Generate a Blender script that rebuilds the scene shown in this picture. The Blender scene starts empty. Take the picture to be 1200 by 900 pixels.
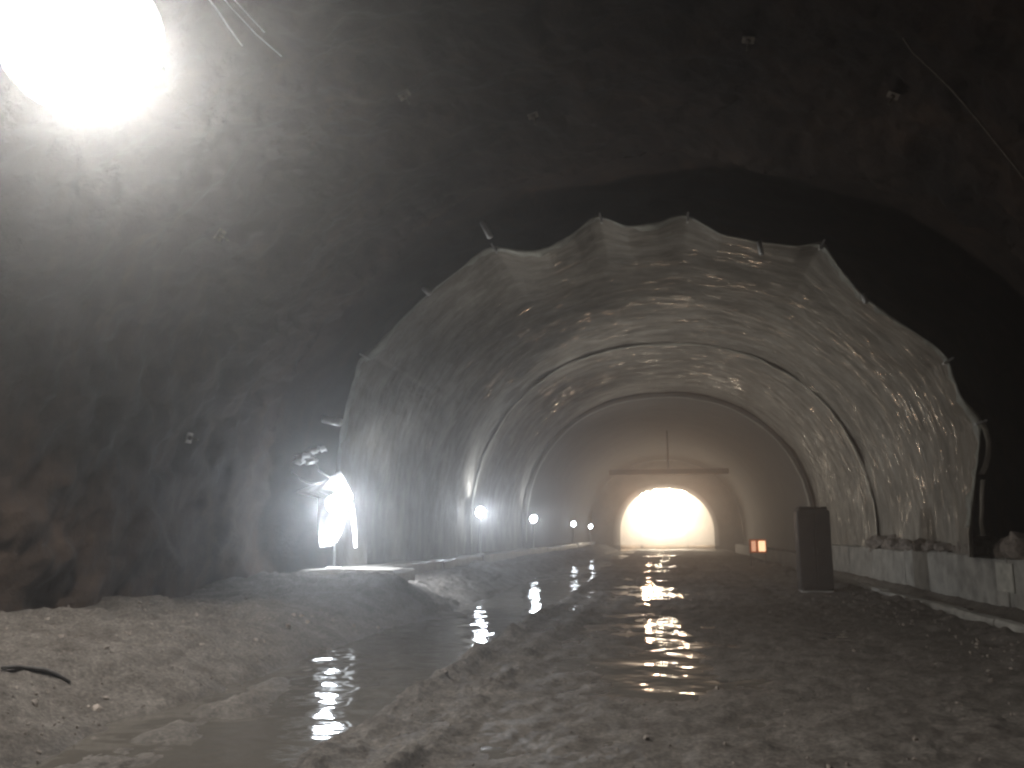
import bpy, bmesh, math, random
import numpy as np
from mathutils import Vector, Matrix

random.seed(7)
rng = np.random.default_rng(11)
scene = bpy.context.scene
COL = scene.collection
R = math.radians

# ------------------------------------------------------------------ camera
F = 1000.0                     # focal length in photo pixels (photo 1200 wide)
CAMZ = 1.6
pitch = math.atan(175 / F)
yaw = math.atan(0.18 * math.cos(pitch))
fw = Vector((-math.sin(yaw) * math.cos(pitch), math.cos(yaw) * math.cos(pitch), math.sin(pitch)))
rt = Vector((math.cos(yaw), math.sin(yaw), 0))
up = rt.cross(fw)
cam_d = bpy.data.cameras.new('camera')
cam = bpy.data.objects.new('camera', cam_d)
COL.objects.link(cam)
cam.matrix_world = Matrix(((rt.x, up.x, -fw.x, 0), (rt.y, up.y, -fw.y, 0), (rt.z, up.z, -fw.z, CAMZ), (0, 0, 0, 1)))
cam_d.sensor_width = 36
cam_d.lens = 36 * F / 1200
cam_d.clip_end = 500
cam_d.clip_start = 0.05
scene.camera = cam


def at(px, py, Y):
    """point of the place seen at photo pixel (px,py) at distance Y along the tunnel"""
    d = fw * F + rt * (px - 600) + up * (450 - py)
    k = Y / d.y
    return Vector((d.x * k, Y, CAMZ + d.z * k))


# ------------------------------------------------------------------ numpy noise
_perm = rng.permutation(4096)
_val = rng.random(4096) * 2 - 1


def _h(i, j, k):
    return _val[_perm[(_perm[(_perm[i & 4095] + j) & 4095] + k) & 4095]]


def vnoise(x, y, z=0.0):
    x, y, z = np.broadcast_arrays(np.asarray(x, float), np.asarray(y, float), np.asarray(z, float))
    xi, yi, zi = np.floor(x).astype(int), np.floor(y).astype(int), np.floor(z).astype(int)
    fx, fy, fz = x - xi, y - yi, z - zi
    s = lambda t: t * t * t * (t * (t * 6 - 15) + 10)
    u, v, w = s(fx), s(fy), s(fz)
    out = 0
    for a in (0, 1):
        for b in (0, 1):
            for c in (0, 1):
                out = out + _h(xi + a, yi + b, zi + c) * (u if a else 1 - u) * (v if b else 1 - v) * (w if c else 1 - w)
    return out


def fbm(x, y, z=0.0, o=4, g=0.5):
    a, t = 1.0, 0
    for i in range(o):
        t = t + a * vnoise(x * 2 ** i + 17.3 * i, y * 2 ** i + 9.1 * i, z * 2 ** i + 5.7 * i)
        a *= g
    return t


def sstep(a, b, x):
    t = np.clip((x - a) / (b - a), 0, 1)
    return t * t * (3 - 2 * t)


def bump1(x, c, w):
    return np.exp(-((x - c) / w) ** 2)


# ------------------------------------------------------------------ object helpers
def link(name, me, mat=None, parent=None, smooth=True):
    o = bpy.data.objects.new(name, me)
    COL.objects.link(o)
    if mat is not None:
        me.materials.append(mat)
    if parent is not None:
        o.parent = parent
    if smooth:
        me.shade_smooth()
    return o


def grid(name, P, mat, parent=None, smooth=True):
    """P: (n,m,3) array of points -> one sheet mesh"""
    n, m, _ = P.shape
    me = bpy.data.meshes.new(name)
    idx = np.arange(n * m).reshape(n, m)
    q = np.stack([idx[:-1, :-1], idx[1:, :-1], idx[1:, 1:], idx[:-1, 1:]], -1).reshape(-1, 4)
    me.from_pydata(P.reshape(-1, 3).tolist(), [], q.tolist())
    me.update()
    return link(name, me, mat, parent, smooth)


def bmo(name, bm, mat, parent=None, smooth=False):
    me = bpy.data.meshes.new(name)
    bmesh.ops.recalc_face_normals(bm, faces=bm.faces)
    bm.to_mesh(me)
    bm.free()
    return link(name, me, mat, parent, smooth)


def add_box(bm, c, s, rot=None, bevel=0.0, rough=0.0):
    r = bmesh.ops.create_cube(bm, size=1.0)
    vs = r['verts']
    M = Matrix.Translation(Vector(c)) @ (rot.to_matrix().to_4x4() if rot else Matrix()) @ Matrix.Diagonal((*s, 1))
    bmesh.ops.transform(bm, matrix=M, verts=vs)
    if bevel:
        es = list({e for v in vs for e in v.link_edges})
        bmesh.ops.bevel(bm, geom=es, offset=bevel, segments=2, affect='EDGES', profile=0.6)


def add_tube(bm, pts, r, seg=10, cap=True):
    pts = [Vector(p) for p in pts]
    rs = r if isinstance(r, (list, tuple)) else [r] * len(pts)
    rings = []
    for i, p in enumerate(pts):
        t = (pts[min(i + 1, len(pts) - 1)] - pts[max(i - 1, 0)]).normalized()
        a = t.orthogonal().normalized() if i == 0 else (rings_a - t * rings_a.dot(t)).normalized()
        rings_a = a
        b = t.cross(a)
        rings.append([bm.verts.new(p + (a * math.cos(2 * math.pi * k / seg) + b * math.sin(2 * math.pi * k / seg)) * rs[i]) for k in range(seg)])
    for i in range(len(rings) - 1):
        for k in range(seg):
            bm.faces.new((rings[i][k], rings[i][(k + 1) % seg], rings[i + 1][(k + 1) % seg], rings[i + 1][k]))
    if cap:
        bm.faces.new(rings[0][::-1])
        bm.faces.new(rings[-1])


def add_lathe(bm, prof, M, seg=24):
    """prof: list of (r, z); revolved about local z and moved by M"""
    rings = []
    for r, z in prof:
        if r < 1e-5:
            rings.append([bm.verts.new(M @ Vector((0, 0, z)))])
        else:
            rings.append([bm.verts.new(M @ Vector((r * math.cos(2 * math.pi * k / seg), r * math.sin(2 * math.pi * k / seg), z))) for k in range(seg)])
    for a, b in zip(rings[:-1], rings[1:]):
        for k in range(seg):
            k2 = (k + 1) % seg
            if len(a) == 1 and len(b) == 1:
                continue
            if len(a) == 1:
                bm.faces.new((a[0], b[k2], b[k]))
            elif len(b) == 1:
                bm.faces.new((a[k], a[k2], b[0]))
            else:
                bm.faces.new((a[k], a[k2], b[k2], b[k]))


def tag(o, label=None, cat=None, group=None, kind=None):
    if label: o['label'] = label
    if cat: o['category'] = cat
    if group: o['group'] = group
    if kind: o['kind'] = kind
    return o


def thing(name, loc, label, cat, group=None):
    o = bpy.data.objects.new(name, None)
    COL.objects.link(o)
    o.location = loc
    o.empty_display_size = 0.2
    return tag(o, label, cat, group)


def look(d, upv=Vector((0, 0, 1))):
    """matrix whose +Z axis looks along d"""
    return Vector(d).to_track_quat('Z', 'Y').to_matrix().to_4x4()


# ------------------------------------------------------------------ materials
class NT:
    def __init__(self, name):
        self.m = bpy.data.materials.new(name)
        self.m.use_nodes = True
        self.t = self.m.node_tree
        self.b = self.t.nodes['Principled BSDF']

    def n(self, typ, **kw):
        nd = self.t.nodes.new(typ)
        for k, v in kw.items():
            if k.startswith('_'):
                setattr(nd, k[1:], v)
            else:
                nd.inputs[k.replace('__', ' ')].default_value = v
        return nd

    def l(self, a, b):
        self.t.links.new(a, b)

    def noise(self, scale, detail=6, rough=0.6, stretch=(1, 1, 1), coord='Object', dist=0.0):
        tc = self.n('ShaderNodeTexCoord')
        mp = self.n('ShaderNodeMapping')
        mp.inputs['Scale'].default_value = stretch
        self.l(tc.outputs[coord], mp.inputs['Vector'])
        nz = self.n('ShaderNodeTexNoise', Scale=scale, Detail=detail, Roughness=rough, Distortion=dist)
        self.l(mp.outputs['Vector'], nz.inputs['Vector'])
        return nz.outputs['Fac']

    def ramp(self, fac, stops):
        r = self.n('ShaderNodeValToRGB')
        e = r.color_ramp.elements
        while len(e) < len(stops):
            e.new(0.5)
        for el, (p, c) in zip(e, stops):
            el.position = p
            el.color = (*c, 1) if isinstance(c, tuple) else (c, c, c, 1)
        self.l(fac, r.inputs['Fac'])
        return r.outputs['Color']

    def bump(self, hts, normal_in=None):
        prev = None
        for fac, strength, dist in hts:
            b = self.n('ShaderNodeBump', Strength=strength, Distance=dist)
            self.l(fac, b.inputs['Height'])
            if prev: self.l(prev, b.inputs['Normal'])
            prev = b.outputs['Normal']
        self.l(prev, self.b.inputs['Normal'])


def mat_ground():
    M = NT('wet_mud')
    big = M.noise(0.45, 5, 0.55)
    mid = M.noise(2.6, 8, 0.7)
    fine = M.noise(26, 8, 0.75)
    grit = M.noise(90, 4, 0.8)
    c1 = M.ramp(mid, [(0.3, (0.115, 0.096, 0.081)), (0.5, (0.20, 0.179, 0.159)), (0.72, (0.305, 0.275, 0.247))])
    c2 = M.ramp(fine, [(0.32, (0.35, 0.34, 0.33)), (0.55, (0.95, 0.94, 0.92)), (0.72, (1.7, 1.62, 1.55))])
    mx = M.n('ShaderNodeMix', _data_type='RGBA', _blend_type='MULTIPLY')
    mx.inputs[0].default_value = 1.0
    M.l(c1, mx.inputs[6]); M.l(c2, mx.inputs[7])
    M.l(mx.outputs[2], M.b.inputs['Base Color'])
    # wetness: the lower the surface, the wetter and smoother
    geo = M.n('ShaderNodeNewGeometry')
    sp = M.n('ShaderNodeSeparateXYZ')
    M.l(geo.outputs['Position'], sp.inputs[0])
    add = M.n('ShaderNodeMath', _operation='MULTIPLY_ADD')
    add.inputs[1].default_value = 0.30
    M.l(big, add.inputs[0]); M.l(sp.outputs['Z'], add.inputs[2])
    mr = M.n('ShaderNodeMapRange')
    mr.inputs['From Min'].default_value = 0.0
    mr.inputs['From Max'].default_value = 0.30
    mr.inputs['To Min'].default_value = 0.2
    mr.inputs['To Max'].default_value = 0.85
    M.l(add.outputs[0], mr.inputs['Value'])
    M.l(mr.outputs[0], M.b.inputs['Roughness'])
    M.b.inputs['Specular IOR Level'].default_value = 0.3
    M.bump([(mid, 0.7, 0.08), (fine, 1.0, 0.06), (grit, 0.8, 0.03)])
    return M.m


def mat_water():
    M = NT('muddy_water')
    M.b.inputs['Base Color'].default_value = (0.075, 0.067, 0.057, 1)
    M.b.inputs['Roughness'].default_value = 0.06
    M.b.inputs['IOR'].default_value = 1.33
    M.b.inputs['Specular IOR Level'].default_value = 0.5
    rip = M.noise(1.7, 2, 0.45, (1, 1, 1))
    M.bump([(rip, 0.4, 0.09)])
    return M.m


def mat_rock():
    M = NT('wet_rock')
    big = M.noise(0.5, 5, 0.6)
    mid = M.noise(2.2, 8, 0.7, (1, 1, 0.6))
    fine = M.noise(14, 8, 0.75)
    c1 = M.ramp(big, [(0.25, (0.035, 0.028, 0.024)), (0.5, (0.065, 0.046, 0.036)), (0.75, (0.11, 0.07, 0.048))])
    c2 = M.ramp(mid, [(0.3, (0.45, 0.45, 0.45)), (0.55, (0.95, 0.95, 0.95)), (0.75, (1.5, 1.45, 1.4))])
    mx = M.n('ShaderNodeMix', _data_type='RGBA', _blend_type='MULTIPLY')
    mx.inputs[0].default_value = 1.0
    M.l(c1, mx.inputs[6]); M.l(c2, mx.inputs[7])
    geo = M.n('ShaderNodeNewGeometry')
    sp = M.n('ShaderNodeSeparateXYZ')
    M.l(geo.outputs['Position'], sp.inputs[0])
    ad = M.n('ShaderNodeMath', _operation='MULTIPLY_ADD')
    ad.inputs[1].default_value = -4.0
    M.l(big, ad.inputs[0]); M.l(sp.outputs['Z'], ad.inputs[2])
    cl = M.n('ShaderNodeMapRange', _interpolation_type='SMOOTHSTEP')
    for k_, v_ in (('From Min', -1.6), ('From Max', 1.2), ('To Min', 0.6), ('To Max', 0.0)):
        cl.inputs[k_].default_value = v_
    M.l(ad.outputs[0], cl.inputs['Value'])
    low_brown = M.ramp(mid, [(0.3, (0.075, 0.05, 0.036)), (0.7, (0.19, 0.128, 0.088))])  # warmer brown, mixed in towards the foot of the walls
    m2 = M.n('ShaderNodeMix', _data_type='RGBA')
    M.l(cl.outputs[0], m2.inputs[0]); M.l(mx.outputs[2], m2.inputs[6]); M.l(low_brown, m2.inputs[7])
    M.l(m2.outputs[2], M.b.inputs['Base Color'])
    M.l(M.ramp(mid, [(0.3, 0.55), (0.7, 0.9)]), M.b.inputs['Roughness'])
    M.b.inputs['Specular IOR Level'].default_value = 0.25
    M.bump([(mid, 0.6, 0.06), (fine, 1.0, 0.09), (M.noise(45, 5, 0.8), 0.8, 0.03)])
    return M.m


def mat_membrane():
    M = NT('membrane_plastic')
    tc = M.n('ShaderNodeUVMap')
    def uvn(sx, sy, detail=5, rough=0.6, dist=0.0):
        mp = M.n('ShaderNodeMapping')
        mp.inputs['Scale'].default_value = (sx, sy, 1)
        M.l(tc.outputs['UV'], mp.inputs['Vector'])
        nz = M.n('ShaderNodeTexNoise', Scale=1.0, Detail=detail, Roughness=rough, Distortion=dist)
        M.l(mp.outputs['Vector'], nz.inputs['Vector'])
        return nz.outputs['Fac']
    dirt = uvn(0.7, 1.6, 6, 0.7)
    folds = uvn(0.9, 3.6, 5, 0.6, 0.5)
    fine = uvn(2.4, 9.0, 4, 0.6, 0.4)
    cross = uvn(3.0, 0.8, 4, 0.6)
    col = M.ramp(dirt, [(0.3, (0.115, 0.102, 0.084)), (0.5, (0.215, 0.194, 0.163)), (0.7, (0.34, 0.312, 0.268))])
    M.l(col, M.b.inputs['Base Color'])
    # wet taut streaks: small sparse glossy places, the rest dull with dust
    wet = uvn(1.1, 7.0, 3, 0.6, 0.3)
    sx = M.n('ShaderNodeSeparateXYZ')
    M.l(tc.outputs['UV'], sx.inputs[0])
    dull_left = M.n('ShaderNodeMapRange', _interpolation_type='SMOOTHSTEP')     # fewer glossy streaks on the lower left
    for k_, v_ in (('From Min', -9.0), ('From Max', -3.5), ('To Min', -0.09), ('To Max', 0.0)):
        dull_left.inputs[k_].default_value = v_
    M.l(sx.outputs[0], dull_left.inputs['Value'])
    pat = M.n('ShaderNodeMapRange')
    for k_, v_ in (('From Min', 0.35), ('From Max', 0.65), ('To Min', -0.05), ('To Max', 0.02)):
        pat.inputs[k_].default_value = v_
    M.l(uvn(0.25, 0.35, 3, 0.5), pat.inputs['Value'])
    s1_ = M.n('ShaderNodeMath', _operation='ADD'); M.l(wet, s1_.inputs[0]); M.l(dull_left.outputs[0], s1_.inputs[1])
    s2_ = M.n('ShaderNodeMath', _operation='ADD'); M.l(s1_.outputs[0], s2_.inputs[0]); M.l(pat.outputs[0], s2_.inputs[1])
    wet = s2_.outputs[0]
    M.l(M.ramp(wet, [(0.55, 0.7), (0.625, 0.2)]), M.b.inputs['Roughness'])
    M.l(M.ramp(wet, [(0.55, 0.10), (0.625, 0.5)]), M.b.inputs['Specular IOR Level'])
    M.bump([(folds, 0.7, 0.08), (fine, 0.7, 0.05), (cross, 0.4, 0.06)])
    return M.m


def mat_simple(name, col, rough=0.6, metal=0.0, nscale=6.0, var=0.35, bumpd=0.01, bscale=30):
    M = NT(name)
    nz = M.noise(nscale, 6, 0.65)
    lo = tuple(c * (1 - var) for c in col)
    hi = tuple(min(1, c * (1 + var)) for c in col)
    M.l(M.ramp(nz, [(0.3, lo), (0.7, hi)]), M.b.inputs['Base Color'])
    M.b.inputs['Roughness'].default_value = rough
    M.b.inputs['Metallic'].default_value = metal
    if bumpd:
        M.bump([(M.noise(bscale, 6, 0.7), 0.6, bumpd)])
    return M.m


def mat_lamp(name, col, strength, soft=None):
    """lamp glass; soft=(r_in, r_out): hot centre, emission fading outward to imitate bloom (object space)"""
    M = NT(name)
    M.b.inputs['Base Color'].default_value = (0.8, 0.8, 0.8, 1)
    M.b.inputs['Emission Color'].default_value = (*col, 1)
    M.b.inputs['Emission Strength'].default_value = strength
    if soft:
        tc = M.n('ShaderNodeTexCoord')
        vl = M.n('ShaderNodeVectorMath', _operation='LENGTH')
        M.l(tc.outputs['Object'], vl.inputs[0])
        mr = M.n('ShaderNodeMapRange', _interpolation_type='SMOOTHSTEP')
        mr.inputs['From Min'].default_value = soft[0]
        mr.inputs['From Max'].default_value = soft[1]
        mr.inputs['To Min'].default_value = strength
        mr.inputs['To Max'].default_value = soft[2]
        M.l(vl.outputs['Value'], mr.inputs['Value'])
        M.l(mr.outputs[0], M.b.inputs['Emission Strength'])
    M.m.cycles.emission_sampling = 'FRONT'
    return M.m


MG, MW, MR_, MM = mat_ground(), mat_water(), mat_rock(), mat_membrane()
MC = mat_simple('stained_concrete', (0.26, 0.25, 0.225), 0.7, 0, 2.0, 0.45, 0.02, 18)
MPH = mat_simple('pale_sheet_edge', (0.27, 0.265, 0.225), 0.45, 0, 3, 0.3, 0.02, 8)
MCW = mat_simple('wet_concrete', (0.13, 0.12, 0.105), 0.35, 0, 2.0, 0.45, 0.03, 9)
MLN = mat_simple('lining_concrete', (0.085, 0.078, 0.07), 0.85, 0, 0.7, 0.2, 0.01, 8)
MBK = mat_simple('dark_concrete', (0.10, 0.09, 0.08), 0.8, 0, 0.8, 0.5, 0.05, 3)
MST = mat_simple('dark_steel', (0.07, 0.068, 0.065), 0.5, 0.6, 5, 0.4, 0.004)
MPALE = mat_simple('pale_metal', (0.5, 0.5, 0.48), 0.45, 0.2, 8, 0.2, 0.003)
MCAB = mat_simple('cable_rubber', (0.03, 0.03, 0.03), 0.5, 0, 20, 0.3, 0)
MPALECAB = mat_simple('pale_cable', (0.55, 0.55, 0.55), 0.4, 0, 20, 0.2, 0)
MBOX = mat_simple('cabinet_paint', (0.018, 0.015, 0.013), 0.6, 0, 4, 0.5, 0.004)
MPLAS = mat_simple('white_plastic', (0.7, 0.7, 0.68), 0.3, 0, 3, 0.15, 0.03, 6)
MSTONE = mat_simple('grey_stone', (0.19, 0.16, 0.135), 0.75, 0, 5, 0.5, 0.03, 12)
MSTICK = mat_simple('dark_wood', (0.025, 0.02, 0.017), 0.7, 0, 20, 0.4, 0.004)
MRUST = mat_simple('rusty_steel', (0.16, 0.13, 0.10), 0.6, 0.3, 9, 0.5, 0.004)
MPC = mat_simple('pale_concrete', (0.36, 0.35, 0.31), 0.7, 0, 3, 0.4, 0.01)
MORANGE = mat_simple('orange_paint', (0.6, 0.17, 0.04), 0.45, 0, 6, 0.2, 0)

# ------------------------------------------------------------------ profile of the vaults
def arch(t, a, b, zc=1.6, n=2.2):
    """t in [-1,1] from left springing over the crown to right springing -> X,Z ; |t|>1 runs down the side walls"""
    th = np.clip(t, -1, 1) * math.pi / 2
    s, c = np.sin(th), np.cos(th)
    x = np.sign(s) * np.abs(s) ** (2 / n) * a
    z = zc + np.abs(c) ** (2 / n) * b
    ex = np.maximum(np.abs(t) - 1, 0)
    return x, z - ex * (math.pi / 2 * a)


def vault(name, Y, T, a, b, mat, parent=None, disp=None, zc=1.6):
    YY, TT = np.meshgrid(Y, T, indexing='ij')
    x, z = arch(TT, a, b, zc)
    r = np.hypot(x, z - zc) + 1e-6
    nx, nz = x / r, (z - zc) / r
    d = disp(YY, TT, x, z) if disp is not None else 0
    P = np.stack([x + nx * d, YY, z + nz * d], -1)
    o = grid(name, P, mat, parent)
    uv = o.data.uv_layers.new(name='UVMap')
    U = np.stack([TT * a * math.pi / 2, YY], -1).reshape(-1, 2)
    li = np.zeros(len(o.data.loops), int)
    o.data.loops.foreach_get('vertex_index', li)
    uv.data.foreach_set('uv', U[li].ravel())
    return o


# ------------------------------------------------------------------ ground and water
def gh(X, Y):
    road = 0.018 * fbm(X * 4.5, Y * 4.0, 13.1, 4, 0.65) + 0.028 * fbm(X * 1.3, Y * 0.9, 3.1, 5) + 0.02 * fbm(X * 0.35, Y * 0.2, 8.2, 2) + 0.018
    lng = fbm(X * 1.5, Y * 0.35, 1.7, 3)
    # pool between the tyre ridge and the bank
    edge = -3.55 - 0.75 * sstep(6.5, 11, Y) + 0.35 * fbm(Y * 0.6, 3.3, X * 0.5, 3)
    pool = sstep(edge - 0.35, edge + 0.2, X) * (1 - sstep(-2.75, -2.35, X + 0.12 * vnoise(Y * 0.9, 7.7)))
    road = road - 0.11 * pool * (1 - sstep(22, 30, Y)) + 0.035 * pool * lng + 0.03 * pool * fbm(X * 3, Y * 2.2, 61.0, 4)
    # tyre ridges of thrown mud
    cl = 0.5 + 0.8 * fbm(X * 2.6, Y * 2.2, 5.5, 5, 0.6) + 0.3 * np.abs(fbm(X * 5, Y * 5, 2.5, 3))
    rid = bump1(X, -2.42 + 0.08 * vnoise(Y * 0.5, 1.1), 0.24) + 0.75 * bump1(X, -1.75 + 0.1 * vnoise(Y * 0.4, 5.1), 0.2)
    road = road + 0.12 * rid * np.maximum(cl, 0.12) * (1 - 0.75 * sstep(15, 32, Y))
    # wet wheel track in the middle
    wet = bump1(X, -0.25 + 0.15 * vnoise(Y * 0.3, 9.9), 0.75) * sstep(8.2, 10.0, Y)
    wet2 = bump1(X, -3.6, 0.8) * sstep(16, 22, Y)
    road = road - 0.055 * wet * (0.62 + 0.75 * vnoise(X * 0.8, Y * 0.55, 4.4) + 0.5 * fbm(X * 2.2, Y * 1.6, 44.4, 4)) - 0.05 * wet2
    # rut at the foot of the bank and the strip beside the pool
    rut = bump1(X, -4.45 + 0.1 * vnoise(Y * 0.4, 2.2), 0.17)
    road = road + 0.022 * bump1(X, -4.0, 0.45) * (1 - sstep(7.5, 11, Y)) * (0.25 + 1.5 * fbm(X * 4, Y * 3, 6.6, 5, 0.7))
    # spoil bank on the left
    lump = fbm(X * 0.9, Y * 0.8, 12.5, 5)
    b0 = sstep(-4.35, -5.9, X + 0.25 * vnoise(Y * 0.7, 6.1)) * (0.56 + 0.14 * lump)
    b0 = b0 * (0.9 - 0.25 * sstep(11.5, 14.5, Y) + 0.15 * sstep(15.2, 17.0, Y))
    hol = bump1(X, -6.1, 0.5) * bump1(Y, 11.5, 0.35) + 0.8 * bump1(X, -6.5, 0.35) * bump1(Y, 10.0, 0.3)
    road = road + b0 - 0.3 * hol - 0.09 * rut * (1 - 0.6 * sstep(11, 16, Y))
    road = road + 0.12 * np.maximum(b0, 0) * np.abs(fbm(X * 3.0, Y * 3.0, 21.0, 5, 0.6))
    # low wet hump near the first lamp
    hump = sstep(-3.2, -5.6, X) * bump1(Y, 17.2, 1.3)
    road = road + 0.22 * hump * (1 + 0.35 * fbm(X * 2, Y * 2, 31.0, 3))
    # rough verge and drain on the right
    road = road + 0.13 * sstep(3.9, 5.2, X) * np.maximum(0, 0.35 + fbm(X * 1.8, Y * 1.4, 15.5, 5)) * (1 - sstep(5.2, 5.4, X))
    road = road - 0.16 * sstep(5.55, 5.75, X) * (1 - sstep(6.8, 7.0, X))
    right = sstep(-1.4, 0.8, X)
    road = road + right * (0.02 + 0.022 * np.abs(fbm(X * 3.2, Y * 3.2, 41.0, 5))) * (1 - wet)
    # tyre lugs pressed into the wheel tracks
    for xc, ph in ((-1.3, 0.0), (0.95, 1.3), (2.9, 2.1)):
        dx_ = X - xc - 0.12 * vnoise(Y * 0.25, xc)
        m_ = bump1(dx_, 0, 0.26) * np.clip(0.35 + 0.9 * vnoise(X * 0.4 + 3, Y * 0.22, xc), 0, 1)
        lug = np.sin(2 * math.pi * (Y / 0.42 + np.abs(dx_) * 1.6) + ph + 1.5 * vnoise(X * 2, Y * 1.3, 3))
        road = road - m_ * (0.018 + 0.03 * sstep(-0.2, 0.5, lug)) * (1 - 0.8 * wet)
    return road


ys = np.concatenate([np.linspace(-16, 2, 40, endpoint=False), 2 + (np.linspace(0, 1, 820) ** 1.9) * 103])
xs = np.concatenate([np.linspace(-11, -8, 12, endpoint=False), np.linspace(-8, -1, 260, endpoint=False), np.linspace(-1, 6, 170, endpoint=False), np.linspace(6, 11, 40)])
GX, GY = np.meshgrid(xs, ys, indexing='ij')
ground = grid('ground', np.stack([GX, GY, gh(GX, GY)], -1), MG)
tag(ground, kind='structure')
WZ = -0.004
wx, wy = np.meshgrid(np.linspace(-5.2, 3.2, 8), np.linspace(3, 100, 36), indexing='ij')
water = grid('water', np.stack([wx, wy, np.full_like(wx, WZ)], -1), MW)
tag(water, kind='structure')

# ------------------------------------------------------------------ rock vault
RA, RB = 8.75, 7.95


def rock_d(Y, T, x, z):
    d = 0.25 * fbm(x * 0.4, Y * 0.4, z * 0.4, 3) + 0.10 * fbm(x * 1.7, Y * 1.7, z * 1.7 + 3, 5, 0.6)
    d = d + 0.13 * (0.5 - np.abs(fbm(x * 0.9 + 3, Y * 0.9, z * 0.9, 4)))
    rib = np.maximum(0, fbm(x * 0.2 + 8, Y * 1.3, z * 0.2, 3))       # vertical gullies on the walls
    d = d + 0.10 * rib * sstep(0.55, 0.9, np.abs(T)) - 0.03 * np.abs(fbm(x * 5, Y * 5, z * 5, 3))
    return d


rock = thing('rock_vault', (0, 5, 0), 'rough dark brown rock vault over the near road, before the plastic sheeting', 'tunnel vault')
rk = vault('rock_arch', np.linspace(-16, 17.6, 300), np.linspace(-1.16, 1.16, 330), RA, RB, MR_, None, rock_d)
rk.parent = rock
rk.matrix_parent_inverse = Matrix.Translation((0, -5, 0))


def adopt(o, parent):
    """children modelled in world coordinates"""
    o.parent = parent
    o.matrix_parent_inverse = Matrix.Translation(-Vector(parent.location))
    return o


# deeper cut behind the sheeting and the step face between both
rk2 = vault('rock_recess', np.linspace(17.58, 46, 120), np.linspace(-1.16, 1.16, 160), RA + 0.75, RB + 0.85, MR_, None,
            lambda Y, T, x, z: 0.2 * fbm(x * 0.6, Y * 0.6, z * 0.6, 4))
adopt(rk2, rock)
T = np.linspace(-1.16, 1.16, 220)
k = np.linspace(0, 1, 10)
KK, TT = np.meshgrid(k, T, indexing='ij')
x0, z0 = arch(TT, RA, RB)
r0 = np.hypot(x0, z0 - 1.6) + 1e-6
d0 = rock_d(np.full_like(TT, 17.6), TT, x0, z0)
ex = d0 * (1 - KK) + KK * 1.3
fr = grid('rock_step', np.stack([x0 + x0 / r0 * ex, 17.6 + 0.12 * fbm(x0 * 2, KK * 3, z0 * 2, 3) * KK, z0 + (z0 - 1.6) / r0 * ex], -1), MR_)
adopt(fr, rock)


def stub(px, py, Y, d, ln, r, mat=MPALE):
    p = at(px, py, Y)
    bm = bmesh.new()
    d = Vector(d).normalized()
    add_tube(bm, [p - d * ln * 0.5, p + d * ln * 0.5], r, 10)
    return adopt(bmo('pipe_stub', bm, mat, None, True), rock)


stub(389, 493, 17.3, (0.95, 0, -0.22), 0.42, 0.085)
stub(570, 269, 17.3, (0.4, -0.1, -0.8), 0.42, 0.07)
stub(500, 341, 17.5, (0.5, -0.2, -0.5), 0.22, 0.06)
stub(891, 291, 17.6, (0.1, -0.2, -1), 0.3, 0.05)
stub(1013, 350, 17.6, (0.2, -0.2, -1), 0.2, 0.05)

# rock bolts: plates with nuts on the vault
def rock_point(Y, t, off=0.0):
    Ya, Ta = np.array([[Y]]), np.array([[t]])
    x, z = arch(Ta, RA, RB)
    d = rock_d(Ya, Ta, x, z)
    r = np.hypot(x, z - 1.6)
    n = Vector((float(x[0, 0] / r[0, 0]), 0, float((z[0, 0] - 1.6) / r[0, 0])))
    return Vector((float(x[0, 0]), Y, float(z[0, 0]))) + n * (float(d[0, 0]) + off), n


bolt_me = None
for i in range(16):
    Y = 6.0 + (i // 4) * 3.1 + random.uniform(-1.2, 1.2)
    t = -0.75 + (i % 4) * 0.5 + random.uniform(-0.17, 0.17)
    p, n = rock_point(Y, t, -0.05)
    if bolt_me is None:
        bm = bmesh.new()
        add_box(bm, (0, 0, 0.03), (0.2, 0.2, 0.02), None, 0.005)
        add_lathe(bm, [(0, 0.10), (0.025, 0.10), (0.045, 0.07), (0.045, 0.04)], Matrix(), 6)
        add_tube(bm, [(0, 0, 0.05), (0, 0, 0.22)], 0.014, 8)
        bolt = bmo('rock_bolt', bm, MRUST)
        bolt_me = bolt.data
    else:
        bolt = bolt.copy()
        COL.objects.link(bolt)
    M = Matrix.Translation(p) @ look(-n)
    bolt.matrix_basis = M
    adopt(bolt, rock)

# ------------------------------------------------------------------ plastic sheeting (waterproof membrane)
RIMY = 20.0
MA, MB = 7.5, 7.3
rim_px = [(394, 610), (394, 565), (399, 515), (411, 462), (424, 417), (436, 414), (458, 388), (500, 347), (540, 316), (568, 293), (579, 288), (592, 292), (612, 296),
          (640, 293), (672, 275), (692, 257), (703, 253), (716, 259), (735, 267), (770, 263), (793, 254), (806, 252), (822, 262), (845, 276), (890, 285), (938, 290),
          (955, 285), (964, 284), (972, 297), (985, 318), (1010, 347), (1045, 374), (1078, 394), (1098, 408), (1111, 421), (1117, 445), (1128, 471), (1142, 484), (1149, 493),
          (1147, 520), (1142, 560), (1137, 600), (1134, 625)]
pp = [at(x, y, RIMY) for x, y in rim_px]
ang = np.array([math.atan2(p.x, p.z - 1.6) for p in pp])
rad = np.array([math.hypot(p.x, p.z - 1.6) for p in pp])
o_ = np.argsort(ang)
ang, rad = ang[o_], rad[o_]


def scallop(x, z):
    th = np.arctan2(x, z - 1.6)
    r = np.interp(th, ang, rad)
    return r - np.hypot(x, z - 1.6)


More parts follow.
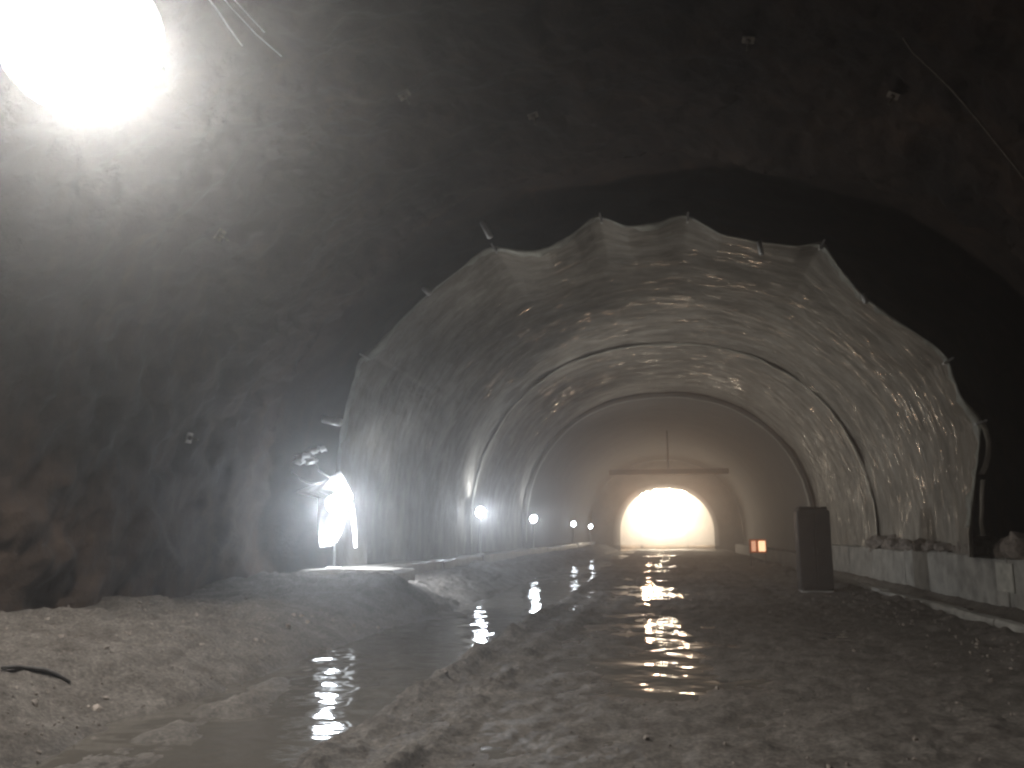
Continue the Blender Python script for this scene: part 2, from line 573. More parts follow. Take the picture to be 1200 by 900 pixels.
def memA(Y, T, x, z):
    s = scallop(x, z)
    k = np.exp(-np.maximum(Y - RIMY, 0) / 2.2)
    u = T * MA * 1.57
    fold = 0.07 * fbm(u * 0.6, Y * 0.75, 2.0, 4) + 0.018 * fbm(u * 0.9, Y * 2.4, 7.0, 4)
    row = -0.06 * (0.5 + 0.5 * np.cos(Y * 2 * math.pi / 3.0)) * (0.6 + 0.5 * vnoise(u * 0.7, Y * 0.2, 3.0))
    return np.clip(s, -1.2, 0.8) * k + (fold + row) * (1 - 0.75 * np.exp(-np.maximum(Y - RIMY, 0) / 0.8))


def memB(Y, T, x, z):
    u = T * MA * 1.57
    hem = -0.06 * np.exp(-(Y - 32.6) / 0.35) * (0.75 + 0.5 * np.abs(np.sin(u * 0.9 + vnoise(u * 0.3, 2.0) * 2)))
    return 0.06 * fbm(u * 0.5, Y * 0.75, 12.0, 4) + 0.02 * fbm(u * 0.9, Y * 2.4, 17.0, 4) + hem


def low(T):
    return T


sheet1 = thing('plastic_sheeting', (0, RIMY, 1.0), 'grey wrinkled plastic sheeting lining the vault, near length with the scalloped front edge', 'tunnel sheeting', 'plastic sheeting on the vault')
s1 = vault('sheet', RIMY + np.linspace(0, 1, 190) ** 1.3 * 12.9, np.linspace(-1.07, 1.05, 420), MA, MB, MM, None, memA)
sd = s1.modifiers.new('thick', 'SOLIDIFY'); sd.thickness = 0.02
adopt(s1, sheet1)
sheet2 = thing('plastic_sheeting', (0, 32.6, 1.0), 'farther plastic sheeting length between the near sheeting and the smooth concrete lining', 'tunnel sheeting', 'plastic sheeting on the vault')
s2 = vault('sheet', np.linspace(32.6, 44.6, 130), np.linspace(-1.07, 1.05, 320), MA - 0.06, MB - 0.06, MM, None, memB)
sd = s2.modifiers.new('thick', 'SOLIDIFY'); sd.thickness = 0.02
adopt(s2, sheet2)

def edge_strip(Y, a, b, parent, w=0.06):
    T_ = np.linspace(-1.04, 1.02, 160)
    x, z = arch(T_, a, b)
    r = np.hypot(x, z - 1.6)
    k_ = -0.07 + 0.03 * fbm(T_ * 14, 3.3 + Y, 0, 3)
    P = np.zeros((160, 3, 3))
    for j in range(3):
        P[:, j, 0] = x + x / r * k_
        P[:, j, 1] = Y + (j - 1) * w * (1 + 0.3 * vnoise(T_ * 20, Y)) - (0.03 if j == 1 else 0)
        P[:, j, 2] = z + (z - 1.6) / r * k_ - (0.02 if j == 1 else 0)
    o = grid('edge_strip', P, MPH)
    m = o.modifiers.new('thick', 'SOLIDIFY'); m.thickness = 0.02
    return adopt(o, parent)


edge_strip(32.55, MA - 0.06, MB - 0.06, sheet2)


# loose strip dangling beside the right end of the front edge
def strip(name, pix, Y, w, mat, parent, wob=0.02):
    pts = [at(x, y, Y + 0.03 * i) for i, (x, y) in enumerate(pix)]
    P = np.zeros((len(pts), 4, 3))
    for i, p in enumerate(pts):
        for j in range(4):
            P[i, j] = (p.x + (j - 1.5) / 3 * w, p.y + wob * math.sin(i * 1.3 + j * 1.7), p.z)
    o = grid(name, P, mat)
    m = o.modifiers.new('thick', 'SOLIDIFY'); m.thickness = 0.012
    return adopt(o, parent) if parent else o


strip('loose_strip', [(1149, 492), (1155, 503), (1159, 518), (1158, 535), (1154, 548), (1150, 556)], 19.9, 0.12, MM, sheet1)
strip('loose_strip', [(1152, 562), (1151, 580), (1151, 600), (1150, 613), (1152, 628)], 19.9, 0.09, MM, sheet1)
# pale folded hem along the scalloped front edge
n_h = 260
th_ = np.linspace(ang[0] + 0.02, ang[-1] - 0.02, n_h)
rr = np.interp(th_, ang, rad)
rr = np.convolve(np.pad(rr, 2, mode='edge'), np.ones(5) / 5, 'valid')
P = np.zeros((n_h, 5, 3))
for j, (dr, dy) in enumerate(((-0.10, 0.05), (-0.045, -0.02), (-0.01, -0.05), (0.03, -0.03), (0.04, 0.04))):
    wv = np.clip(0.75 + 0.9 * vnoise(th_ * 9, 0.7) + 0.5 * vnoise(th_ * 40, j * 0.7), 0.15, 2)
    P[:, j, 0] = np.sin(th_) * (rr + dr * wv)
    P[:, j, 1] = RIMY + dy
    P[:, j, 2] = 1.6 + np.cos(th_) * (rr + dr * wv)
hm = grid('hem', P, MPH)
m_ = hm.modifiers.new('thick', 'SOLIDIFY'); m_.thickness = 0.015
adopt(hm, sheet1)
# fixing tabs on the peaks of the front edge
for (x, y) in [(427, 418), (579, 291), (704, 256), (806, 255), (963, 287), (1111, 423), (1149, 495)]:
    p = at(x, y, RIMY - 0.03)
    bm = bmesh.new()
    n = Vector((p.x, 0, p.z - 1.6)).normalized()
    M = Matrix.Translation(p) @ look(n)
    vs = bmesh.ops.create_cube(bm, size=1.0)['verts']
    bmesh.ops.transform(bm, matrix=M @ Matrix.Diagonal((0.16, 0.05, 0.26, 1)), verts=vs)
    bmesh.ops.bevel(bm, geom=bm.edges[:], offset=0.015, segments=2, affect='EDGES')
    adopt(bmo('fixing_tab', bm, MPALE), sheet1)

# ------------------------------------------------------------------ finished concrete lining
lin = thing('concrete_lining', (0, 44.5, 0), 'smooth finished concrete lining arch beyond the plastic sheeting, deep in the tunnel', 'tunnel lining')
LA, LB = 7.2, 7.02
def lin_d(Y, T, x, z):
    j = np.abs(((Y - 44.5 + 4.5) % 9.0) - 4.5)
    return 0.04 * np.exp(-(j / 0.12) ** 2) + 0.02 * fbm(x * 0.4, Y * 0.4, z * 0.4, 3)
l1 = vault('lining_shell', np.linspace(44.5, 102, 260), np.linspace(-1.18, 1.18, 120), LA, LB, MLN, None, lin_d)
adopt(l1, lin)
KK, TT = np.meshgrid(np.linspace(0, 1, 4), np.linspace(-1.18, 1.18, 120), indexing='ij')
x0, z0 = arch(TT, LA, LB); r0 = np.hypot(x0, z0 - 1.6)
e = KK * 0.14
l2 = grid('lining_end', np.stack([x0 + x0 / r0 * e, 44.497 + 0 * e, z0 + (z0 - 1.6) / r0 * e], -1), MLN)
adopt(l2, lin)
edge_strip(44.4, LA, LB, lin, 0.05)
# end of the drive: rock face
fx, fz = np.meshgrid(np.linspace(-8.5, 8.5, 90), np.linspace(-0.5, 9.5, 60), indexing='ij')
face = grid('rock_wall', np.stack([fx, 101 + 0.5 * fbm(fx * 0.7, fz * 0.7, 1, 5), fz], -1), MC)
tag(face, 'broken rock face closing the far end of the tunnel behind the glare', 'rock wall')

# ------------------------------------------------------------------ footings, kerb
def long_block(name, x0, x1, z0, z1, y0, y1, mat, parent, seed, amp=0.02, nseg=140, bev=0.04):
    """long cast block with slightly worn faces"""
    prof = [(x0, z0), (x0, z1 - bev), (x0 + bev, z1), ((x0 + x1) / 2, z1), (x1 - bev, z1), (x1, z1 - bev), (x1, z0)]
    Y = np.linspace(y0, y1, nseg)
    P = np.zeros((nseg, len(prof), 3))
    for j, (x, z) in enumerate(prof):
        P[:, j, 0] = x + amp * fbm(Y * 0.8, j * 3.1 + seed, 0, 3)
        P[:, j, 1] = Y
        P[:, j, 2] = z + (amp * fbm(Y * 0.8, j * 2.3 + seed, 9, 3) if z > z0 else 0)
    bm = bmesh.new()
    V = [[bm.verts.new(P[i, j]) for j in range(len(prof))] for i in range(nseg)]
    for i in range(nseg - 1):
        for j in range(len(prof) - 1):
            bm.faces.new((V[i][j], V[i + 1][j], V[i + 1][j + 1], V[i][j + 1]))
    bm.faces.new(V[0]); bm.faces.new(V[-1])
    return bmo(name, bm, mat, parent)


rw = thing('footing_wall', (7.07, 5, 0), 'low stained concrete wall along the right side, above the drain', 'concrete wall', 'low concrete walls along the tunnel')
yy = 4.0
i = 0
while yy < 44:
    ln = 3.97
    o = long_block('wall_bay', 7.07 + 0.012 * (i % 2), 7.95, -0.4, 1.07 + 0.02 * ((i * 7) % 3), yy, min(yy + ln, 44.3), MC, None, i * 1.7, 0.02, 40, 0.03)
    adopt(o, rw)
    yy += 4.0; i += 1
# pale sheet stuck on the wall
bm = bmesh.new()
p = at(1130, 680, 19.0)
add_box(bm, (7.065, 20.1, 0.68), (0.03, 0.9, 0.6), None, 0.01)
adopt(bmo('pale_patch', bm, MPC), rw)

lw = thing('footing_wall', (-7.3, 18, 0), 'low wet concrete ledge along the left side beneath the row of lamps', 'concrete wall', 'low concrete walls along the tunnel')
yy = 18.3
i = 0
while yy < 82:
    o = long_block('wall_bay', -8.1, -6.75 + 0.01 * (i % 2) + (0.9 if i == 0 else 0), -0.4, 0.80 + 0.015 * (i % 2), yy, yy + (1.6 if i == 0 else 6.0) - 0.03, MCW, None, i * 2.9 + 50, 0.03, 50, 0.05)
    adopt(o, lw)
    yy += 1.6 if i == 0 else 6.0; i += 1
rw2 = thing('footing_wall', (6.9, 44.6, 0), 'far low concrete ledge on the right within the smooth lining', 'concrete wall', 'low concrete walls along the tunnel')
adopt(long_block('wall_bay', 6.3, 7.3, -0.4, 0.62, 44.6, 83, MBK, None, 77, 0.02, 60), rw2)

kb = thing('kerb', (5.4, 6, 0), 'long pale concrete kerb beside the drain on the right verge', 'kerb')
yy = 4.0
while yy < 26:
    o = long_block('kerb_stone', 5.38 + random.uniform(-0.012, 0.012), 5.64, -0.35, 0.17 + random.uniform(-0.015, 0.015), yy, yy + 1.98, MC, None, yy * 3.3, 0.016, 20, 0.03)
    adopt(o, kb)
    yy += 2.0

# ------------------------------------------------------------------ dark steel cabinet on the right verge
c0 = Vector((3.92, 24.2, 0.0))
cab = thing('steel_cabinet', c0, 'tall dark steel cabinet standing at the far end of the kerb', 'cabinet')
bm = bmesh.new(); add_box(bm, (0, 0.35, 1.16), (0.86, 0.7, 2.16), None, 0.09); bmo('cabinet_body', bm, MBOX, cab)
bm = bmesh.new(); add_box(bm, (0, 0.35, 2.27), (0.74, 0.58, 0.08), None, 0.035); bmo('cabinet_roof', bm, MBOX, cab)
bm = bmesh.new(); add_box(bm, (0, 0.35, 0.04), (0.8, 0.64, 0.15), None, 0.01); bmo('plinth', bm, MC, cab)
for s in (-1, 1):
    bm = bmesh.new(); add_box(bm, (s * 0.21, -0.012, 1.15), (0.40, 0.03, 1.95), None, 0.008)
    d = bmo('door', bm, MBOX, cab)
    bm = bmesh.new(); add_box(bm, (s * 0.05, -0.045, 1.15), (0.025, 0.035, 0.16), None, 0.006); bmo('handle', bm, MST, d)

# ------------------------------------------------------------------ rubble on the right ledge
def boulder(loc, s, label, i):
    bm = bmesh.new()
    bmesh.ops.create_icosphere(bm, subdivisions=3, radius=1.0)
    for v in bm.verts:
        n = v.co.normalized()
        a = np.array([n.x]) * 1.4 + i * 7.7
        d = 1 + 0.32 * float(fbm(a, np.array([n.y]) * 1.4, np.array([n.z]) * 1.4, 4)[0])
        v.co = Vector((n.x * s[0], n.y * s[1], n.z * s[2])) * d
    o = bmo('boulder', bm, MSTONE, None, False)
    o.location = loc
    tag(o, label, 'rock', 'rubble on the right concrete wall')
    return o


lab = 'broken dark rock lying in the rubble on top of the right concrete wall'
for i in range(26):
    Y = 18.5 + i * 0.55 + random.uniform(-0.2, 0.2)
    s = random.uniform(0.14, 0.36)
    boulder((7.28 + random.uniform(-0.08, 0.2), Y, 1.09 + s * 0.55), (s * random.uniform(0.8, 1.2), s * random.uniform(0.8, 1.3), s * random.uniform(0.7, 1.0)), lab, i)

# ------------------------------------------------------------------ loose stones on the bank and the verge (uncountable)
bm = bmesh.new()
bm.free()
_t = bmesh.new()
bmesh.ops.create_icosphere(_t, subdivisions=1, radius=1.0)
_tv = np.array([v.co[:] for v in _t.verts])
_tf = np.array([[v.index for v in f.verts] for f in _t.faces])
_t.free()
SV, SF = [], []
def stones(X, Y, S):
    Z = gh(X, Y)
    for x, y, z, s in zip(X, Y, Z, S):
        if z < WZ:
            continue
        q, _r = np.linalg.qr(rng.normal(size=(3, 3)))
        v = _tv * rng.uniform(0.75, 1.2, (len(_tv), 1)) * np.array([1, rng.uniform(0.6, 1.1), rng.uniform(0.5, 0.9)]) * s
        SF.append(_tf + len(SV) * len(_tv))
        SV.append(v @ q.T + np.array([x, y, z + s * 0.25]))
def sizes(n, a, b, c, d, p):
    return np.where(rng.random(n) < p, rng.uniform(a, b, n), rng.uniform(c, d, n))
stones(rng.uniform(-7.8, -4.4, 2200), 4 + rng.random(2200) ** 1.6 * 16, sizes(2200, 0.005, 0.02, 0.025, 0.05, 0.975))
stones(rng.uniform(-2.6, 5.4, 1300), 4.5 + rng.random(1300) ** 1.6 * 20, sizes(1300, 0.005, 0.016, 0.02, 0.04, 0.97))
stones(rng.uniform(3.9, 5.3, 140), rng.uniform(7, 24, 140), rng.uniform(0.012, 0.04, 140))
_me = bpy.data.meshes.new('gravel')
_me.from_pydata(np.concatenate(SV).tolist(), [], np.concatenate(SF).tolist())
_me.update()
gv = link('gravel', _me, MSTONE, None, False)
tag(gv, 'small loose stones scattered over the muddy bank and verge', None, None, 'stuff')

# dark stick on the bank
def on_ground(px, py):
    Y = np.arange(3, 30, 0.01)
    d = fw * F + rt * (px - 600) + up * (450 - py)
    X, Z = d.x * Y / d.y, CAMZ + d.z * Y / d.y
    i = int(np.argmax(Z <= gh(X, Y) + 0.012))
    return Vector((X[i], Y[i], Z[i]))
pts = [on_ground(x, y) + Vector((0, 0, 0.012)) for x, y in ((2, 784), (20, 783), (38, 785), (52, 787), (66, 792), (82, 801))]
bm = bmesh.new(); add_tube(bm, pts, [0.012, 0.018, 0.02, 0.026, 0.02, 0.012], 8)
st = bmo('stick', bm, MSTICK, None, True)
tag(st, 'thin dark bent stick lying on the pale spoil bank', 'stick')

# ------------------------------------------------------------------ lamps
def light(name, typ, loc, power, col, parent, size=0.1, d=None, cone=160, blend=1.0):
    L = bpy.data.lights.new(name, typ)
    L.energy = power
    L.color = col
    if typ in ('POINT', 'SPOT'):
        L.shadow_soft_size = size
    if typ == 'SPOT':
        L.spot_size = R(cone); L.spot_blend = blend
    o = bpy.data.objects.new(name, L)
    COL.objects.link(o)
    M = Matrix.Translation(loc)
    if d is not None:
        M = M @ Vector(d).to_track_quat('-Z', 'Y').to_matrix().to_4x4()
    o.matrix_basis = M
    if parent: adopt(o, parent)
    return o


# --- big floodlight up on the left rock
BL = at(96, 44, 7.4)
big_dir = (Vector((0, 0, CAMZ)) - BL).normalized()
big_dir = (big_dir + Vector((0.25, 0.1, -0.35))).normalized()
bigt = thing('floodlight', BL, 'huge glaring white floodlight high on the left rock near the roof', 'floodlight')
Mb = look(big_dir)
bm = bmesh.new()
add_lathe(bm, [(0, -0.62), (0.26, -0.62), (0.34, -0.55), (0.4, -0.45), (0.7, -0.1), (0.76, -0.01), (0.6, 0.0), (0.3, -0.4), (0, -0.4)], Mb, 48)
bmo('housing', bm, MST, bigt, True)
bm = bmesh.new()
add_lathe(bm, [(0.84, -0.01), (0.85, 0.005), (0.84, 0.02), (0.77, 0.075), (0.65, 0.14), (0.5, 0.19), (0.3, 0.23), (0.12, 0.245), (0, 0.25)], Matrix(), 48)
ML_BIG = mat_lamp('flood_glass', (0.97, 0.97, 1.0), 14.0, (0.5, 0.88, 0.12))  # wide lens with fading edge imitates the lamp's bloom
ln_ = bmo('lens', bm, ML_BIG, bigt, True)
ln_.matrix_basis = Mb
bm = bmesh.new()
q = BL - big_dir * 0.5
rp = q + Vector((-1.3, 0.3, 0.9))
sidev = big_dir.cross(Vector((0, 0, 1))).normalized()
add_tube(bm, [sidev * 0.9, sidev * 0.9 - big_dir * 0.7, -sidev * 0.9 - big_dir * 0.7, -sidev * 0.9], 0.035, 8)
add_tube(bm, [-big_dir * 0.7, rp - BL], 0.05, 8)
bmo('bracket', bm, MST, bigt, True)
light('flood_beam', 'SPOT', BL + big_dir * 0.32, 3600, (1.0, 0.96, 0.9), bigt, 0.25, Vector((0.36, 0.0, -0.92)), 146, 0.6)
light('flood_spill', 'POINT', BL + big_dir * 0.4, 80, (0.97, 0.95, 1.0), bigt, 0.3)
light('flood_glare', 'SPOT', BL + big_dir * 0.42, 150, (0.95, 0.95, 1.0), bigt, 0.3, Vector((0, 0, CAMZ)) - BL, 30, 1.0)

for k_, pix in enumerate([[(236, -12), (252, 8), (268, 32), (284, 54)], [(255, -10), (272, 10), (300, 40), (330, 66)], [(262, -14), (282, 8), (310, 38)]]):
    pts = [at(x, y, 8.2 + 0.15 * i) for i, (x, y) in enumerate(pix)]
    bm = bmesh.new(); add_tube(bm, pts, 0.008 + 0.002 * (k_ == 0), 6)
    o = bmo('cable', bm, MPALECAB, None, True)
    tag(o, ['pale thin cable slanting from the roof, nearest to the huge floodlight', 'pale thin cable reaching lowest of the three beside the huge floodlight', 'short pale thin cable, farthest from the huge floodlight of the three'][k_], 'cable', 'pale cables by the big floodlight')

pts = [at(x, y, yy_) for x, y, yy_ in ((1058, 44, 11.5), (1070, 62, 11.6), (1092, 82, 11.7), (1118, 108, 11.7), (1150, 146, 11.8), (1190, 196, 11.9), (1222, 240, 12))]
bm = bmesh.new(); add_tube(bm, pts, 0.012, 6)
o = bmo('cable', bm, MRUST, None, True)
tag(o, 'dim pale cable running down across the dark rock at the upper right', 'cable')

# --- row of work lamps on the left
def work_lamp(i, px, py, Y, power, label, strength, col=(0.84, 0.91, 1.0), rad_=0.19):
    p = at(px, py, Y)
    t = thing('work_lamp', (p.x, p.y, 0.82), label, 'work lamp', 'work lamps along the left ledge')
    hz = p.z - 0.82
    d = Vector((0.55, -0.8, -0.12)).normalized()
    M = Matrix.Translation((0, 0, hz)) @ look(d)
    bm = bmesh.new()
    add_lathe(bm, [(0, -0.16), (0.06, -0.16), (0.09, -0.13), (rad_, -0.02), (rad_ + 0.02, 0.0), (rad_ + 0.02, 0.02), (rad_, 0.02), (rad_, 0.0), (0, 0.0)], M, 20)
    bmo('housing', bm, MST, t, True)
    bm = bmesh.new()
    add_lathe(bm, [(rad_ - 0.004, 0.01), (rad_ * 0.7, 0.05), (rad_ * 0.35, 0.07), (0, 0.075)], M, 20)
    bmo('lens', bm, mat_lamp('lamp_glass_%d' % i, col, strength), t, True)
    bm = bmesh.new()
    add_tube(bm, [(0, 0.1, 0.0), (0, 0.1, hz - 0.02), (0, 0.02, hz)], 0.022, 8)
    add_box(bm, (0, 0.1, 0.015), (0.3, 0.3, 0.03), None, 0.005)
    bmo('stand', bm, MPALE, t, True)
    bm = bmesh.new()
    add_tube(bm, [(-0.02, 0.14, hz), (-0.12, 0.3, hz * 0.6), (-0.2, 0.5, 0.1), (-0.22, 1.0, 0.03)], 0.012, 6)
    bmo('cord', bm, MCAB, t, True)
    if i == 0:
        light('lamp_light', 'SPOT', p + Vector((0.22, -0.25, 0.05)), power, col, t, 0.1, (0.05, 0.75, -0.55), 160, 0.7)
    else:
        light('lamp_light', 'SPOT', p + Vector((0.05, -0.1, 0.3)), power * 0.6, col, t, 0.1, (0.05, 0.35, 0.95), 140, 0.8)
    if i < 3:
        light('lamp_glare', 'SPOT', p + d * 0.26, (2400, 1500, 600)[i], col, t, 0.15, Vector((0, 0, 1.2)) - p, 12, 1.0)
    if i < 3:
        light('lamp_cross', 'SPOT', p + d * 0.3 + Vector((0.12, 0, 0.1)), (750, 1300, 1100)[i], (1.0, 0.96, 0.9), t, 0.15, (0.9, 0.3 if i == 0 else 0.1, 0.4), 105, 0.8)
    light('lamp_spill', 'POINT', p + d * 0.24, power * 0.06, col, t, 0.12)
    return t, p


WL = [(392, 590, 18.5, 2200, 80, 'nearest and brightest white work lamp, beside the front edge of the plastic sheeting'),
      (563, 600, 31.9, 420, 80, 'white work lamp, second nearest in the row, at the start of the farther sheeting'),
      (625, 608, 43.9, 260, 60, 'white work lamp, middle of the row, at the start of the smooth lining'),
      (672, 614, 64.5, 90, 40, 'small white work lamp, fourth along the left ledge'),
      (692, 617, 79.0, 60, 40, 'tiny white work lamp, farthest along the left ledge, next to the warm glare')]
for i, (px, py, Y, pw, es, lb) in enumerate(WL):
    t, p = work_lamp(i, px, py, Y, pw, lb, es)

# --- draped white sheet and crumpled bundle at the first lamp
def sheet(name, poly_px, Y, mat, label, cat, amp=0.06):
    rows = []
    for a_, b_ in poly_px:
        A, B = at(*a_, Y), at(*b_, Y)
        rows.append([A.lerp(B, k / 11) for k in range(12)])
    P = np.array([[list(v) for v in r] for r in rows])
    n, m, _ = P.shape
    # refine
    ui, vi = np.linspace(0, n - 1, 40), np.linspace(0, m - 1, 24)
    Q = np.zeros((40, 24, 3))
    for c in range(3):
        tmp = np.stack([np.interp(vi, np.arange(m), P[r, :, c]) for r in range(n)])
        Q[:, :, c] = np.stack([np.interp(ui, np.arange(n), tmp[:, j]) for j in range(24)], 1)
    uu, vv = np.meshgrid(np.arange(40), np.arange(24), indexing='ij')
    Q[:, :, 1] += amp * np.sin(vv * 0.9 + 0.05 * uu) + amp * 0.8 * fbm(uu * 0.12, vv * 0.2, 3.0, 3)
    o = grid(name, Q, mat)
    md = o.modifiers.new('thick', 'SOLIDIFY'); md.thickness = 0.012
    tag(o, label, cat)
    return o


sheet('plastic_sheet', [((378, 566), (398, 552)), ((345, 577), (408, 573)), ((371, 583), (412, 583)), ((370, 605), (405, 601)), ((371, 628), (399, 626)), ((374, 642), (391, 640))], 19.0, MPLAS,
      'white plastic sheet hanging behind the nearest lamp, glaring with its light', 'plastic sheet')
sheet('plastic_strip', [((408, 578), (413, 578)), ((412, 610), (416, 610)), ((415, 642), (418, 642))], 19.5, MPLAS, 'narrow white plastic strip hanging just right of the nearest lamp', 'plastic strip', 0.02)
bm = bmesh.new()
for k_, (x, y, s) in enumerate([(358, 536, 0.14), (367, 529, 0.1), (377, 526, 0.09), (352, 541, 0.1), (364, 540, 0.11)]):
    p = at(x, y, 18.4)
    r = bmesh.ops.create_icosphere(bm, subdivisions=3, radius=s)
    for v in r['verts']:
        nn = v.co.normalized()
        v.co = p + Vector((v.co.x * 1.3, v.co.y, v.co.z * 0.7)) * (1 + 0.5 * float(fbm(np.array([nn.x * 2 + k_ * 5]), np.array([nn.y * 2]), np.array([nn.z * 2]), 3)[0]))
add_tube(bm, [at(342, 553, 18.4), at(352, 562, 18.4), at(364, 567, 18.4), at(376, 566, 18.4)], 0.025, 8)
add_tube(bm, [at(367, 535, 18.4), at(374, 552, 18.4), at(388, 560, 18.4)], 0.02, 8)
o = bmo('plastic_bundle', bm, MPALE, None, True)
tag(o, 'crumpled pale bundle of plastic hanging above the nearest lamp', 'plastic bundle')

# ------------------------------------------------------------------ overhead beam, added baffle and the warm glare behind it
GYY = 84.0
BY = 60.0
hb = thing('overhead_beam', (0, BY, 0), 'dark level beam hung across the lining just above the warm glare', 'beam')
bz = at(780, 553, BY).z
xl, xr = at(714, 553, BY).x, at(854, 553, BY).x
bm = bmesh.new()
add_box(bm, ((xl + xr) / 2, 0, bz), (xr - xl, 0.5, 0.36), None, 0.03)
for k_ in range(9):
    add_box(bm, (xl + (k_ + 0.5) * (xr - xl) / 9, -0.26, bz), (0.06, 0.04, 0.3), None, 0.005)
bmo('beam', bm, MBOX, hb)
for x in ((xl + xr) / 2,):
    topz = float(1.6 + LB * (1 - abs(x / LA) ** 2.2) ** (1 / 2.2)) + 0.05
    bm = bmesh.new()
    add_tube(bm, [(x, 0, bz + 0.23), (x, 0, topz)], 0.06, 10)
    bmo('hanger', bm, MBOX, hb, True)

baf = thing('baffle', (0, GYY, 0), 'grey bulkhead added deep in the lining to shape the warm glare into an arched opening', 'baffle')
# bulkhead added to hold the glare within an arched opening
op_l, op_r, op_t = at(727, 640, GYY).x, at(838, 640, GYY).x, at(780, 572, GYY).z
ocx, ohw = (op_l + op_r) / 2, (op_r - op_l) / 2
N = 90
bm = bmesh.new()
fr_in, fr_out, bk_in, bk_out = [], [], [], []
for i in range(N + 1):
    tt = -1.18 + 2.36 * i / N
    ax, az = arch(np.array([tt]), LA - 0.02, LB - 0.02)
    ix, iz = arch(np.array([tt]), ohw, op_t - 1.6, 1.6, 2.1)
    ax, az, ix, iz = float(ax[0]), max(float(az[0]), -0.3), float(ix[0]) + ocx, float(iz[0])
    if abs(tt) > 1:
        f_ = (abs(tt) - 1) / 0.18
        iz = 1.6 - 1.9 * f_; az = 1.6 - 1.9 * f_
    for lst, x, z, y in ((fr_in, ix, iz, 0.35), (fr_out, ax, az, 0.35), (bk_in, ix, iz, 0.6), (bk_out, ax, az, 0.6)):
        lst.append(bm.verts.new((x, y, z)))
for i in range(N):
    for A, B in ((fr_in, fr_out), (bk_in, fr_in), (bk_out, bk_in)):
        bm.faces.new((A[i], A[i + 1], B[i + 1], B[i]))
bmo('baffle_wall', bm, MBK, baf)

FL = at(778, 612, 92.0)
bank = thing('floodlight_bank', (FL.x, FL.y, 0), 'glaring warm white bank of floodlights standing on the road beyond the bulkhead opening', 'floodlights')
bm = bmesh.new()
for x in (-1.6, 1.6):
    add_tube(bm, [(x, 0.1, 0), (x, 0.1, 3.9)], 0.06, 8)
    add_tube(bm, [(x, 0.1, 1.8), (x, 1.3, 0)], 0.05, 8)
for z in (1.6, 2.7, 3.8):
    add_tube(bm, [(-1.75, 0.1, z), (1.75, 0.1, z)], 0.05, 8)
bmo('frame', bm, MST, bank, True)
MWARM = mat_lamp('warm_glass', (1.0, 0.86, 0.66), 120)
for z in (1.6, 2.7, 3.8):
    for x in (-1.3, -0.45, 0.45, 1.3):
        M = Matrix.Translation((x, 0, z)) @ look((0, -1, -0.05))
        bm = bmesh.new()
        add_lathe(bm, [(0, -0.2), (0.16, -0.2), (0.2, -0.12), (0.36, 0), (0.36, 0.04), (0.33, 0.04), (0.33, 0.0), (0, 0)], M, 20)
        h = bmo('housing', bm, MST, bank, True)
        bm = bmesh.new()
        add_lathe(bm, [(0.328, 0.02), (0.2, 0.07), (0, 0.09)], M, 20)
        bmo('lens', bm, MWARM, h, True)
for x in (-1.2, 1.2):
    light('warm_light', 'SPOT', (FL.x + x, FL.y - 0.6, 2.8), 11000, (1.0, 0.55, 0.30), bank, 0.4, (0, -1, -0.02), 13, 1.0)
    light('rear_fill', 'SPOT', (FL.x + x, FL.y + 0.6, 2.8), 45000, (1.0, 0.70, 0.46), bank, 0.4, (0, 1, 0.0), 90, 1.0)  # unseen lights added to blow out the end wall behind the opening

bank.scale = (1.5, 1.5, 1.5)
# ------------------------------------------------------------------ striped warning board with lit lamps on the right verge
wb = at(888, 640, 44.0)
wt = thing('warning_board', (wb.x, wb.y, 0), 'small warning board with two lit orange lamps on the right verge', 'warning board')
bm = bmesh.new()
for x in (-0.35, 0.35):
    add_box(bm, (x, 0, wb.z * 0.5), (0.06, 0.06, wb.z + 0.6), None, 0.005)
    add_box(bm, (x, 0, 0.03), (0.1, 0.6, 0.06), None, 0.005)
bmo('frame', bm, MST, wt)
bm = bmesh.new(); add_box(bm, (0, -0.045, wb.z), (0.82, 0.03, 0.66), None, 0.005); bmo('board', bm, MORANGE, wt)
for x, w, s, c in ((-0.2, 0.2, 0.7, (1, 0.42, 0.2)), (0.19, 0.32, 1.6, (1, 0.6, 0.32))):
    bm = bmesh.new(); add_box(bm, (x, -0.085, wb.z), (w, 0.06, 0.5), None, 0.02)
    bmo('lamp', bm, mat_lamp('amber_glass%d' % int(s), c, s), wt)

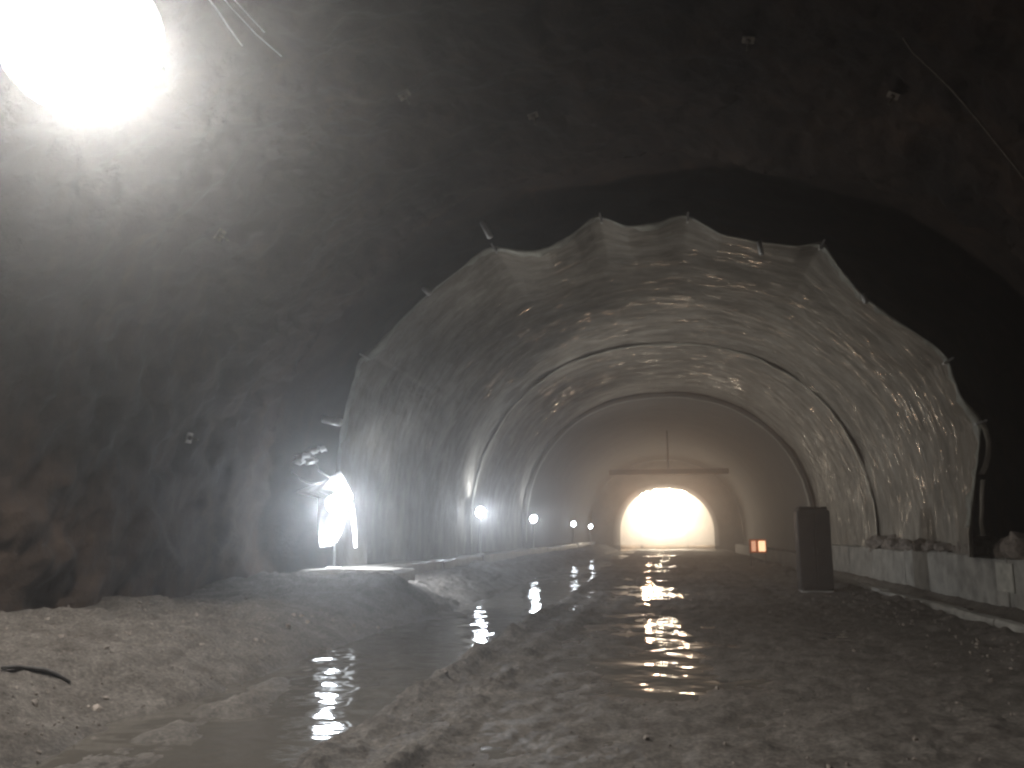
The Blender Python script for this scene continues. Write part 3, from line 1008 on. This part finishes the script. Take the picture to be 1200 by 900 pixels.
# ------------------------------------------------------------------ dusty damp air
bm = bmesh.new()
add_box(bm, (0, 44, 4.6), (26, 126, 11.6))
M = bpy.data.materials.new('air')
M.use_nodes = True
nt = M.node_tree
nt.nodes.clear()
out = nt.nodes.new('ShaderNodeOutputMaterial')
pv = nt.nodes.new('ShaderNodeVolumePrincipled')
pv.inputs['Color'].default_value = (0.92, 0.92, 0.92, 1)
pv.inputs['Density'].default_value = 0.0052
pv.inputs['Anisotropy'].default_value = 0.85
nt.links.new(pv.outputs[0], out.inputs['Volume'])
hz = bmo('haze', bm, M)
tag(hz, 'thin damp dusty air filling the tunnel', None, None, 'stuff')

dT = np.linspace(-1.1, 1.1, 40)
dx, dz = arch(dT, 6.6, 5.6)
bm = bmesh.new()
rows = [[bm.verts.new((float(x) * k_, y, max(0.05, float(z) * k_ ** 0.5))) for x, z in zip(dx, dz)] for y, k_ in ((74.0, 0.25), (78, 0.5), (82, 0.68), (83.3, 0.75), (99, 0.75))]
for r0_, r1_ in zip(rows[:-1], rows[1:]):
    for i in range(39):
        bm.faces.new((r0_[i], r0_[i + 1], r1_[i + 1], r1_[i]))
    bm.faces.new((r0_[39], r0_[0], r1_[0], r1_[39]))
bm.faces.new(rows[0]); bm.faces.new(rows[-1][::-1])
M2 = M.copy(); M2.name = 'dust'
for nd in M2.node_tree.nodes:
    if nd.type == 'PRINCIPLED_VOLUME':
        nd.inputs['Density'].default_value = 0.11
        nd.inputs['Anisotropy'].default_value = 0.72
ds = bmo('dust', bm, M2)
tag(ds, 'warm lit dust hanging round the glare in the bulkhead opening', None, None, 'stuff')

# ------------------------------------------------------------------ world: night outside the portal behind the camera
w = bpy.data.worlds.new('World')
scene.world = w
w.use_nodes = True
wn = w.node_tree
bg = wn.nodes['Background']
sky = wn.nodes.new('ShaderNodeTexSky')
sky.sky_type = 'NISHITA'
sky.sun_disc = False
sky.sun_elevation = R(-4)
sky.sun_rotation = R(180)
wn.links.new(sky.outputs[0], bg.inputs['Color'])
bg.inputs['Strength'].default_value = 0.05

# ------------------------------------------------------------------ render settings
scene.render.engine = 'CYCLES'
cy = scene.cycles
cy.use_denoising = True
cy.max_bounces = 6
cy.diffuse_bounces = 3
cy.glossy_bounces = 3
cy.volume_bounces = 1
cy.transmission_bounces = 2
cy.sample_clamp_indirect = 2.0
cy.sample_clamp_direct = 0.0
cy.filter_width = 2.4
vs = scene.view_settings
scene.display_settings.display_device = 'sRGB'
vs.view_transform = 'Standard'
vs.look = 'None'
vs.gamma = 1.0
vs.exposure = 0.0
